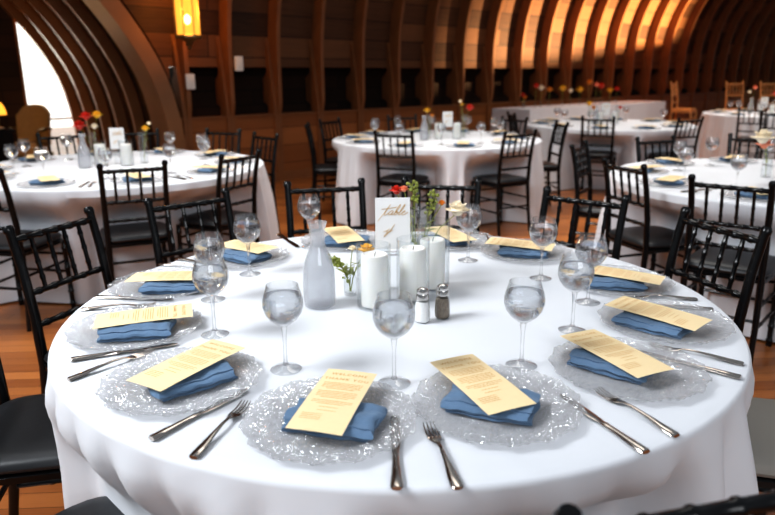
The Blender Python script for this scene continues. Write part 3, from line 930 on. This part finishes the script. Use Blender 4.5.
for i, hr in enumerate(HOURS):
    x, y = PL[i]; place(plate, (x, y, H), random.uniform(0, 6), 'clear ridged glass charger plate at the '+hr+ON, 'glass chargers on the front table', 'plate')
    x, y, a = NAP[i]; place(napkins[i % 2], (x, y, H+.0062), R(a), 'folded blue linen napkin under the menu at the '+hr+ON, 'blue napkins on the front table', 'napkin')
    x, y, a = MENU[i]
    o = place(menu, (x, y, H+.0385), R(a-90), 'cream printed welcome menu card at the '+hr+ON, 'menu cards on the front table', 'menu card')
    # leaning a little, low edge toward the seat
    o.rotation_euler = (R(1.5), R(.8 if i % 2 else -.8), R(a-90))
KN = [(-0.442, -0.773, 57, 'six and seven'), (0, -.921, 91, 'five and six'), (.43, -.813, 114, 'four and five'), (.737, -.516, 140, 'three and four'), (.873, -.084, 165, 'two and three'), (-.752, -.426, 24, 'seven and eight'), (-.891, .027, -5, 'eight and nine'), (-.793, .464, -28, 'nine and ten'), (-.487, .831, -62, 'ten and eleven')]
FK = [(-.349, -.832, 76, 'six and seven'), (.097, -.918, 101, 'five and six'), (.505, -.756, 117, 'four and five'), (.779, -.444, 148, 'three and four'), (.868, .006, 172, 'two and three'), (-.709, -.529, 51, 'seven and eight'), (-.888, -.079, 10, 'eight and nine'), (-.827, .385, -14, 'nine and ten'), (.363, .846, -92, 'twelve and one')]
for x, y, a, w in KN: place(knife, (x, y, H), R(a-90), 'silver table knife between the '+w+' o\'clock places of the front table', 'silver knives on the front table', 'knife')
for x, y, a, w in FK: place(fork, (x, y, H), R(a-90), 'silver four-tined fork between the '+w+' o\'clock places of the front table', 'silver forks on the front table', 'fork')
GB = [(-.248, -.469, 'front table, behind the six o\'clock menu, left of the foremost goblet'), (-.006, -.539, 'front table, foremost one, in front of the salt shaker'), (.28, -.447, 'front table, behind the five o\'clock menu, alone'),
      (.448, -.232, 'front table, overlapping another goblet, right of the shakers'), (.547, -.014, 'front table, behind another goblet, beside the two o\'clock plate'), (.461, .221, 'front table, beside its one o\'clock plate'),
      (.25, .437, 'front table, right of the cream flower'), (-.332, .64, 'front table, behind the water carafe'), (-.487, .274, 'front table, beside its ten o\'clock napkin'), (-.54, .014, 'front table, behind another goblet at the left side'), (-.462, -.261, 'front table, hiding the goblet foot behind it at left')]
for x, y, l in GB: place(goblet, (x, y, H), random.uniform(0, 6), 'water goblet on the '+l, 'water goblets on the front table', 'goblet')
place(carafe, (-.22, -.04, H), 0, 'misted glass water carafe on the front table, left of the candles', None, 'carafe')
o = place(card, (-.013, .12, H+.097), 0, 'white table card with gold script standing behind the front table candles', None, 'sign', rot=(R(-4), 0, R(2)))
o.location.z = H+.205; 
# the card stands on a taller wooden block hidden by the candles
st = MB(); st.box(-.035, .035, -.012, .012, 0, .105); so = st.build('card_stand', M['glass_thick'], smooth=False)
so.location = (-.013, .123, H+.001); tag(so, 'clear block holding up the white table card of the front table', 'stand')
place(h_lo, (-.065, -.048, H), 0, 'low glass cylinder around the frontmost candle of the front table', None, 'candle holder')
place(h_lo, (.046, .018, H), 0, 'low glass cylinder right behind the salt shaker', None, 'candle holder')
place(h_hi, (.110, .125, H), 0, 'taller glass cylinder behind the pepper shaker', None, 'candle holder')
place(candle, (-.062, -.048, H+.008), 0, 'white pillar candle beside the carafe, frontmost of three', 'pillar candles on the front table', 'candle')
place(candle, (.046, .018, H+.008), 0, 'white pillar candle right behind the salt shaker', 'pillar candles on the front table', 'candle')
place(candle, (.108, .125, H+.008), 0, 'white pillar candle in the taller glass behind the pepper shaker', 'pillar candles on the front table', 'candle')
place(vase_tall, (.070, .215, H), 0, 'tall clear cylinder vase holding the green sprigs', None, 'vase')
place(vase_bud, (-.138, .059, H), 0, 'small clear bud vase with yellow flower beside the carafe', None, 'vase')
place(salt, (.067, -.168, H), 0, 'glass salt shaker with silver cap on the front table', None, 'shaker')
place(pepper, (.122, -.137, H), 0, 'glass pepper shaker with silver cap on the front table', None, 'shaker')
def put_flower(t, loc, label, cat='flower', group=None):
    t.location = loc; tag(t, label, cat, group)
vx, vy = .070, .215
put_flower(make_flower('cut_flower', .222, (.118, -.015), M['cream'], .040, 1, 2), (vx, vy, H), 'large cream blossom leaning right out of the tall clear vase')
put_flower(make_flower('cut_flower', .245, (.070, 0), M['orange'], .014, 2, 2), (vx, vy+.005, H), 'small orange bloom just above the cream blossom')
put_flower(make_flower('green_sprig', .315, (-.012, -.01), M['leaf'], .02, 3, 4, kind='sprig'), (vx-.01, vy, H), 'tallest green budding sprig in the tall clear vase', 'sprig')
put_flower(make_flower('green_sprig', .280, (.045, 0), M['leaf'], .02, 4, 4, kind='sprig'), (vx+.005, vy+.008, H), 'shorter green sprig between the tall one and cream blossom', 'sprig')
put_flower(make_flower('cut_flower', .282, (-.068, 0), M['red'], .024, 5, 1), (vx-.004, vy+.01, H), 'red blossom peeking over the white table card')
put_flower(make_flower('cut_flower', .290, (-.040, -.004), M['pink'], .017, 6, 1), (vx-.008, vy-.004, H), 'coral blossom beside the red one above the card')
put_flower(make_flower('cut_flower', .135, (.048, .0), M['yellow'], .026, 7, 3), (-.138, .059, H), 'yellow blossom in the bud vase beside the carafe')
put_flower(make_flower('cut_flower', .140, (.010, .0), M['cream'], .014, 8, 2), (-.141, .061, H), 'tiny white blossom next to the yellow one')
put_flower(make_flower('green_sprig', .118, (-.048, -.01), M['leaf'], .02, 9, 9, kind='sprig'), (-.137, .057, H), 'leafy green spray drooping left over the carafe shoulder', 'sprig')

# ------------------------------------------------------------------ settings of the other tables
def hour_word(a):
    h = round((90-a)/30) % 12
    return ['twelve', 'one', 'two', 'three', 'four', 'five', 'six', 'seven', 'eight', 'nine', 'ten', 'eleven'][h]
rnd = random.Random(11)
def dress(T, base, tname, seats=range(10), cutlery=(), goblets=None):
    for k in seats:
        a = base+36*k; ar = R(a); hw_ = hour_word(a); w = ' at the %s o\'clock place of %s' % (hw_, tname)
        px, py = T[0]+.86*math.cos(ar), T[1]+.86*math.sin(ar)
        place(plate, (px, py, H), rnd.uniform(0, 6), 'glass charger plate'+w, 'glass chargers on '+tname, 'plate')
        na = rnd.uniform(-25, 25)
        place(napkins[k % 2], (px, py, H+.0062), ar+PI/2+R(na), 'folded blue napkin'+w, 'blue napkins on '+tname, 'napkin')
        place(menu, (px-.02*math.cos(ar), py-.02*math.sin(ar), H+.0375), ar+PI/2+R(rnd.uniform(-45, 45)), 'cream menu card'+w, 'menu cards on '+tname, 'menu card')
        if goblets is None or k in goblets:
            ga = ar+R(-13); gr = .66
            place(goblet, (T[0]+gr*math.cos(ga), T[1]+gr*math.sin(ga), H), 0, 'water goblet'+w, 'water goblets on '+tname, 'goblet')
        if k in cutlery:
            for pr, da, nm in ((knife, 15.5, 'knife'), (fork, 18.5, 'fork')):
                ka = ar+R(da)
                place(pr, (T[0]+1.0*math.cos(ka), T[1]+1.0*math.sin(ka), H), ka+PI/2, 'silver '+nm+w, 'silver cutlery on '+tname, nm)
def centre(T, tname, cpos, cols, card_rot=0, off=(0, 0), two=True):
    cx, cy = T[0]+off[0], T[1]+off[1]
    place(carafe, (T[0]+cpos[0], T[1]+cpos[1], H), 0, 'misted water carafe in the middle of '+tname, None, 'carafe')
    o = place(card, (cx, cy, H+.19), 0, 'white table card in the middle of '+tname, None, 'sign', rot=(R(-4), 0, R(card_rot)))
    so = bpy.data.objects.new('card_stand', bpy.data.objects['card_stand'].data); C.objects.link(so)
    so.location = (cx, cy+.004, H+.001); so.scale = (1, 1, .88); tag(so, 'clear block under the table card of '+tname, 'stand')
    place(h_lo, (cx-.10, cy-.09, H), 0, 'glass candle cylinder left of the card on '+tname, None, 'candle holder')
    place(candle, (cx-.10, cy-.09, H+.008), 0, 'white pillar candle left of the card on '+tname, None, 'candle')
    place(h_lo, (cx+.09, cy-.08, H), 0, 'glass candle cylinder right of the card on '+tname, None, 'candle holder')
    place(candle, (cx+.09, cy-.08, H+.008), 0, 'white pillar candle right of the card on '+tname, None, 'candle')
    for q, (vx, vy, hh) in enumerate(((cx-.19, cy+.02, .2), (cx+.17, cy+.05, .2))):
        side = ('left', 'right')[q]
        place(vase_tall, (vx, vy, H), 0, 'clear flower vase %s of the card on %s' % (side, tname), None, 'vase')
        for j, (mn, dx, dy, h_, r_) in enumerate(cols[q]):
            f = make_flower('cut_flower', h_, (dx, dy), M[mn], r_, 20+j+q*7, 3)
            wn = {'red': 'red', 'pink': 'coral', 'yellow': 'yellow', 'cream': 'cream', 'orange': 'orange'}[mn]
            nth = ['', 'second ', 'third '][[c[0] for c in cols[q][:j]].count(mn)]
            put_flower(f, (vx, vy, H), '%s%s blossom in the %s vase of %s' % (nth, wn, side, tname))
nL, n2, n3, n4, n5 = 'the left table', 'the middle table', 'the right table', 'the far middle table', 'the farthest table'
dress(TL, -95, nL, cutlery=(0, 1, 2))
dress(T2, -112, n2)
dress(T3, -130, n3, seats=[0, 1, 4, 5, 6, 7, 8, 9], cutlery=(0, 9))
dress(T4, -113, n4, seats=range(10), goblets=(0, 3, 5, 8, 9))
dress(T5, -120, n5, seats=[0, 4, 5, 6, 7, 8, 9])
centre(TL, nL, (-.18, -.10), ([('red', -.09, 0, .27, .058), ('red', -.02, -.03, .34, .052), ('yellow', .05, 0, .35, .045), ('cream', .03, -.02, .27, .035)], [('yellow', .03, 0, .25, .035), ('cream', .06, 0, .29, .022)]), 12, off=(-.02, .12))
centre(T2, n2, (-.13, -.18), ([('yellow', -.02, 0, .27, .04), ('orange', .03, 0, .22, .03)], [('red', .06, 0, .29, .055), ('cream', -.04, 0, .36, .03), ('yellow', -.02, .02, .33, .025)]), -4, off=(.12, .05))
centre(T3, n3, (.3, .4), ([('cream', -.22, -.32, .26, .07), ('pink', -.18, -.27, .22, .05)], [('yellow', .02, 0, .25, .04)]), 0, off=(.08, .06))
centre(T4, n4, (-.2, -.1), ([('yellow', -.02, 0, .25, .05), ('orange', .04, 0, .20, .045)], [('red', .03, 0, .2, .035)]), -10, off=(-.05, 0))
centre(T5, n5, (-.35, .1), ([('pink', .03, 0, .40, .05), ('cream', -.05, 0, .34, .04)], [('red', .03, 0, .30, .075)]), -10, off=(-.35, -.3))
# buffet flowers in a row
Bx = Vector((.727, .687, 0)); B0 = bt.location
row = [(-2.0, 'red', .20, .035), (-1.95, 'orange', .16, .03), (-1.65, 'red', .34, .045), (-1.5, 'cream', .30, .05), (-1.25, 'orange', .27, .045), (-.85, 'yellow', .28, .055), (-.6, 'cream', .24, .04), (-.3, 'yellow', .25, .055), (0, 'orange', .38, .05), (.25, 'pink', .33, .045), (.42, 'red', .30, .06), (.75, 'yellow', .22, .05), (1.0, 'red', .24, .045)]
names = {}
for j, (dx, mn, h_, r_) in enumerate(row):
    p = B0 + Bx*dx; vz = BHZ
    order = ['first', 'second', 'third', 'fourth', 'fifth', 'sixth', 'seventh', 'eighth', 'ninth', 'tenth', 'eleventh', 'twelfth', 'thirteenth'][j]
    place(vase_bud, (p.x, p.y, vz), 0, 'small glass vase on the buffet, %s from its left end' % order, 'bud vases on the buffet', 'vase')
    wn = {'red': 'red', 'pink': 'coral', 'yellow': 'yellow', 'cream': 'cream', 'orange': 'orange'}[mn]
    put_flower(make_flower('cut_flower', h_, (0, 0), M[mn], r_*1.55, 60+j, 9), (p.x, p.y, vz), '%s flower on the buffet, %s stem from its left end' % (wn, order), 'flower', 'flowers on the buffet')

# ------------------------------------------------------------------ wall things
def wpt(s, t, z): return WLOC + Vector((.727*s-.687*t, .687*s+.727*t, z))
lan = empty('wall_lantern', (-2.33, 6.0, 0), WROT); tag(lan, 'amber glass lantern with aged metal finial glowing above the left table', 'lantern')
lz = 1.80
def hexa(prof): return MB().lathe(prof, 8, (0, 0, lz))
hexa([(.132, .02), (.138, .02), (.138, .48), (.132, .48)]).build('amber_glass', M['amber'], lan, smooth=False)
hexa([(0, -.005), (.10, -.005), (.146, .0), (.150, .012), (.150, .030), (.140, .036), (.0, .036)]).build('lower_band', M['brass'], lan, smooth=False)
hexa([(0, .47), (.14, .47), (.15, .48), (.15, .50), (.06, .60), (.02, .64), (0, .64)]).build('cap', M['brass'], lan, smooth=False)
mb = MB()
for k in range(8):
    a = 2*PI*k/8; mb.tube([(.139*math.cos(a), .139*math.sin(a), lz+.03), (.139*math.cos(a), .139*math.sin(a), lz+.48)], .006, 6)
mb.build('glazing_bars', M['brass'], lan)
MB().lathe([(0, 0), (.085, -.002), (.075, -.02), (.045, -.035), (.03, -.05), (.045, -.062), (.03, -.078), (.012, -.086), (.022, -.10), (.014, -.115), (0, -.125)], 20, (0, 0, lz)).build('finial', M['brass'], lan)
MB().blob((0, 0, lz+.20), .035, 1, 1, 1.5, 12, 8).build('bulb', M['white_light'], lan)
MB().tube([(0, 0, lz+.63), (0, 0, 5.2)], .008, 8).build('hanging_rod', M['brass'], lan)
for s, z, l in ((-1.27, 1.33, 'white rectangular box fixed to the rib just below the lantern'), (-.60, 1.54, 'white rectangular box fixed on the rib right of the lantern')):
    o = MB(); o.pad(.055, .09, [(.006, 0), (0, .004), (0, .03), (.006, .034)], ex=12)
    ob = o.build('wall_box', M['white_metal']); ob.location = wpt(s, -.075-.0, z); ob.rotation_euler = (R(90), 0, WROT)
    tag(ob, l, 'wall box', 'white boxes on the ribs')
# armchair before the window
def armchair():
    t = empty('armchair', wpt(-2.30, 3.1, 0), R(0)); t.scale = (.86, .9, .98); tag(t, 'tan upholstered armchair with rounded back standing before the bright window', 'armchair')
    MB().pad(.30, .28, [(.02, .30), (0, .32), (0, .42), (.02, .46), (.08, .48)], ex=4).build('seat', M['cream_wood'], t)
    n = 20; vs = []
    for th, yy in ((0, .25), (.07, .32)):
        for j in range(7):
            z = .42+.60*j/6
            for i in range(n):
                u_ = i/(n-1)*2-1
                w = .27*(1+.06*j/6); zz = z if j < 6 else z - .16*abs(u_)**3
                if j == 5: zz = z - .05*abs(u_)**3
                vs.append((u_*w, yy + .10*j/6 - .08*u_*u_, zz))
    fs = []
    def idx(l, j, i): return l*7*n+j*n+i
    for l in (0, 1):
        for j in range(6):
            for i in range(n-1): fs.append((idx(l, j, i), idx(l, j, i+1), idx(l, j+1, i+1), idx(l, j+1, i)))
    for i in range(n-1):
        fs.append((idx(0, 6, i), idx(0, 6, i+1), idx(1, 6, i+1), idx(1, 6, i))); fs.append((idx(0, 0, i), idx(0, 0, i+1), idx(1, 0, i+1), idx(1, 0, i)))
    for j in range(6):
        for i in (0, n-1): fs.append((idx(0, j, i), idx(0, j+1, i), idx(1, j+1, i), idx(1, j, i)))
    MB().add(vs, fs).build('backrest', M['cream_wood'], t)
    for sx in (-1, 1):
        MB().tube([(sx*.29, .26, .66), (sx*.31, .1, .68), (sx*.31, -.18, .66), (sx*.31, -.23, .62), (sx*.29, -.22, .44)], .022, 8).build('arm', M['brass'], t)
        for y in (-.22, .24):
            MB().tube([(sx*.26, y, .32), (sx*.27, y, .15), (sx*.26, y, 0)], [.028, .02, .015], 8).build('leg', M['brass'], t)
armchair()
sd = empty('side_cabinet', wpt(-3.12, 1.9, 0), WROT); tag(sd, 'dark side cabinet at the left edge beneath the small glowing lamp', 'cabinet')
MB().box(-.30, .30, -.22, .22, .06, .74).build('body', M['black'], sd, smooth=False)
MB().box(-.32, .32, -.24, .24, .74, .77).build('top', M['black'], sd, smooth=False)
for sx in (-1, 1):
    d_ = MB().box(sx*.15-.14, sx*.15+.14, -.235, -.22, .10, .70).build('door', M['black'], sd, smooth=False)
    MB().blob((sx*.04, -.245, .42), .012).build('knob', M['brass'], d_)
for sx in (-1, 1):
    for sy in (-1, 1): MB().box(sx*.27-.02, sx*.27+.02, sy*.19-.02, sy*.19+.02, 0, .06).build('leg', M['black'], sd, smooth=False)
lp = empty('table_lamp', wpt(-2.93, 1.85, .77)); tag(lp, 'small lamp with glowing amber shade on the cabinet at the left edge', 'lamp')
MB().lathe([(0, 0), (.06, 0), (.06, .01), (.02, .02), (.012, .04), (.02, .08), (.012, .12), (.01, .18), (0, .18)], 20).build('base', M['brass'], lp)
MB().lathe([(.03, .34), (.075, .30), (.10, .24), (.11, .17), (.108, .17), (.098, .24), (.073, .298), (.03, .338)], 24).build('shade', M['amber'], lp)

# ------------------------------------------------------------------ light
w = bpy.data.worlds.new('World'); bpy.context.scene.world = w; w.use_nodes = True
bg = w.node_tree.nodes['Background']; bg.inputs[0].default_value = (.80, .89, 1.0, 1); bg.inputs[1].default_value = .26
def area(name, loc, target, size, power, col, sizey=None, spread=180):
    l = bpy.data.lights.new(name, 'AREA'); l.spread = R(spread); l.energy = power; l.color = col; l.size = size
    if sizey: l.shape = 'RECTANGLE'; l.size_y = sizey
    o = bpy.data.objects.new(name, l); C.objects.link(o); o.location = loc
    o.rotation_euler = (Vector(target)-Vector(loc)).to_track_quat('-Z', 'Y').to_euler(); return o
area('window_light_left', (-2.9, -1.0, 3.5), (0, .2, .7), 1.7, 70, (.92, .96, 1.0), 1.5, 110)
area('window_light_front', (1.5, -5.0, 3.2), (.5, 1.0, .5), 3.0, 45, (.95, .97, 1.0), 2.0, 120)
area('overhead_fill', (.3, 4.8, 5.2), (.6, 4.6, .7), 5.0, 150, (1.0, .95, .88), 5.0, 90)  # added overhead lamp, lifts table tops more than the wall
area('far_fill', (5.6, 8.6, 4.9), (5.2, 8.8, .7), 4.0, 120, (1.0, .93, .84), 4.0, 95)  # added lamp brightening the farthest tables
area('left_fill', (-2.6, 2.4, 4.6), (-2.1, 3.1, .7), 2.4, 52, (.98, .96, .94), 2.4, 90)  # added lamp above the left table to brighten it
def spot(name, loc, target, power, col, angle, blend=.3, rad=.05):
    l = bpy.data.lights.new(name, 'SPOT'); l.energy = power; l.color = col; l.spot_size = R(angle); l.spot_blend = blend; l.shadow_soft_size = rad
    o = bpy.data.objects.new(name, l); C.objects.link(o); o.location = loc
    o.rotation_euler = (Vector(target)-Vector(loc)).to_track_quat('-Z', 'Y').to_euler(); return o
tgt = wpt(7.0, .2, 2.5)
sp = Vector((tgt.x+9.5, tgt.y-2.5, 5.8))
spot('low_sun', sp, wpt(8.3, .2, 2.5), 42000, (1.0, .68, .36), 46, .8, .05)
# added unseen slab that cuts off the lower rays of the low sun
zt = sp.z-2.0*(sp.z-1.55)/(sp-tgt).xy.length
sun_slab = MB().box(-.08, .08, -4, 4, 0, 1)
sun_slab.v = [(x, y, z*(zt+.145*y)) for x, y, z in sun_slab.v]
sl = struct('sun_blocker_slab', sun_slab, M['wall']); dv = (tgt-sp).xy.normalized(); sl.location = (sp.x+dv.x*2.0, sp.y+dv.y*2.0, 0); sl.rotation_euler = (0, 0, math.atan2(dv.y, dv.x))
pl_ = bpy.data.lights.new('lantern_glow', 'POINT'); pl_.energy = 22; pl_.color = (1, .5, .16); pl_.shadow_soft_size = .05
o = bpy.data.objects.new('lantern_glow', pl_); C.objects.link(o); o.location = (-2.33, 6.0, lz+.30)
pl2 = bpy.data.lights.new('table_lamp_glow', 'POINT'); pl2.energy = 14; pl2.color = (1, .55, .2); pl2.shadow_soft_size = .06
o = bpy.data.objects.new('table_lamp_glow', pl2); C.objects.link(o); o.location = wpt(-2.93, 1.85, 1.22)
# daylight falling through the alcove window
a_ = wpt(-1.8, 4.6, 2.0); area('alcove_daylight', a_, wpt(-1.8, 0, .6), 1.6, 120, (1, .93, .80), 2.2)

# ------------------------------------------------------------------ camera
cd = bpy.data.cameras.new('Camera'); co = bpy.data.objects.new('Camera', cd); C.objects.link(co)
f, pitch, yaw, roll = 670.07, .2660, -.0155, -.0054
fw = Vector((math.sin(yaw)*math.cos(pitch), math.cos(yaw)*math.cos(pitch), -math.sin(pitch)))
r = Vector((math.cos(yaw), -math.sin(yaw), 0)); u = r.cross(fw)
r2 = r*math.cos(roll)+u*math.sin(roll); u2 = -r*math.sin(roll)+u*math.cos(roll)
mw = Matrix((r2, u2, -fw)).transposed().to_4x4(); mw.translation = Vector((.0016, -1.8447, 1.3949))
co.matrix_world = mw
cd.sensor_width = 36; cd.lens = f*36/775; cd.clip_start = .05; cd.clip_end = 200
cd.dof.use_dof = True; cd.dof.focus_distance = 1.72; cd.dof.aperture_fstop = 3.2
sc = bpy.context.scene
sc.camera = co
sc.view_settings.view_transform = 'Standard'; sc.view_settings.look = 'Medium High Contrast'
sc.view_settings.exposure = .03; sc.view_settings.gamma = 1
sc.cycles.use_denoising = True
sc.cycles.max_bounces = 10; sc.cycles.transparent_max_bounces = 24; sc.cycles.transmission_bounces = 8; sc.cycles.glossy_bounces = 4; sc.cycles.diffuse_bounces = 4
sc.cycles.caustics_reflective = False; sc.cycles.caustics_refractive = False; sc.cycles.sample_clamp_indirect = 4
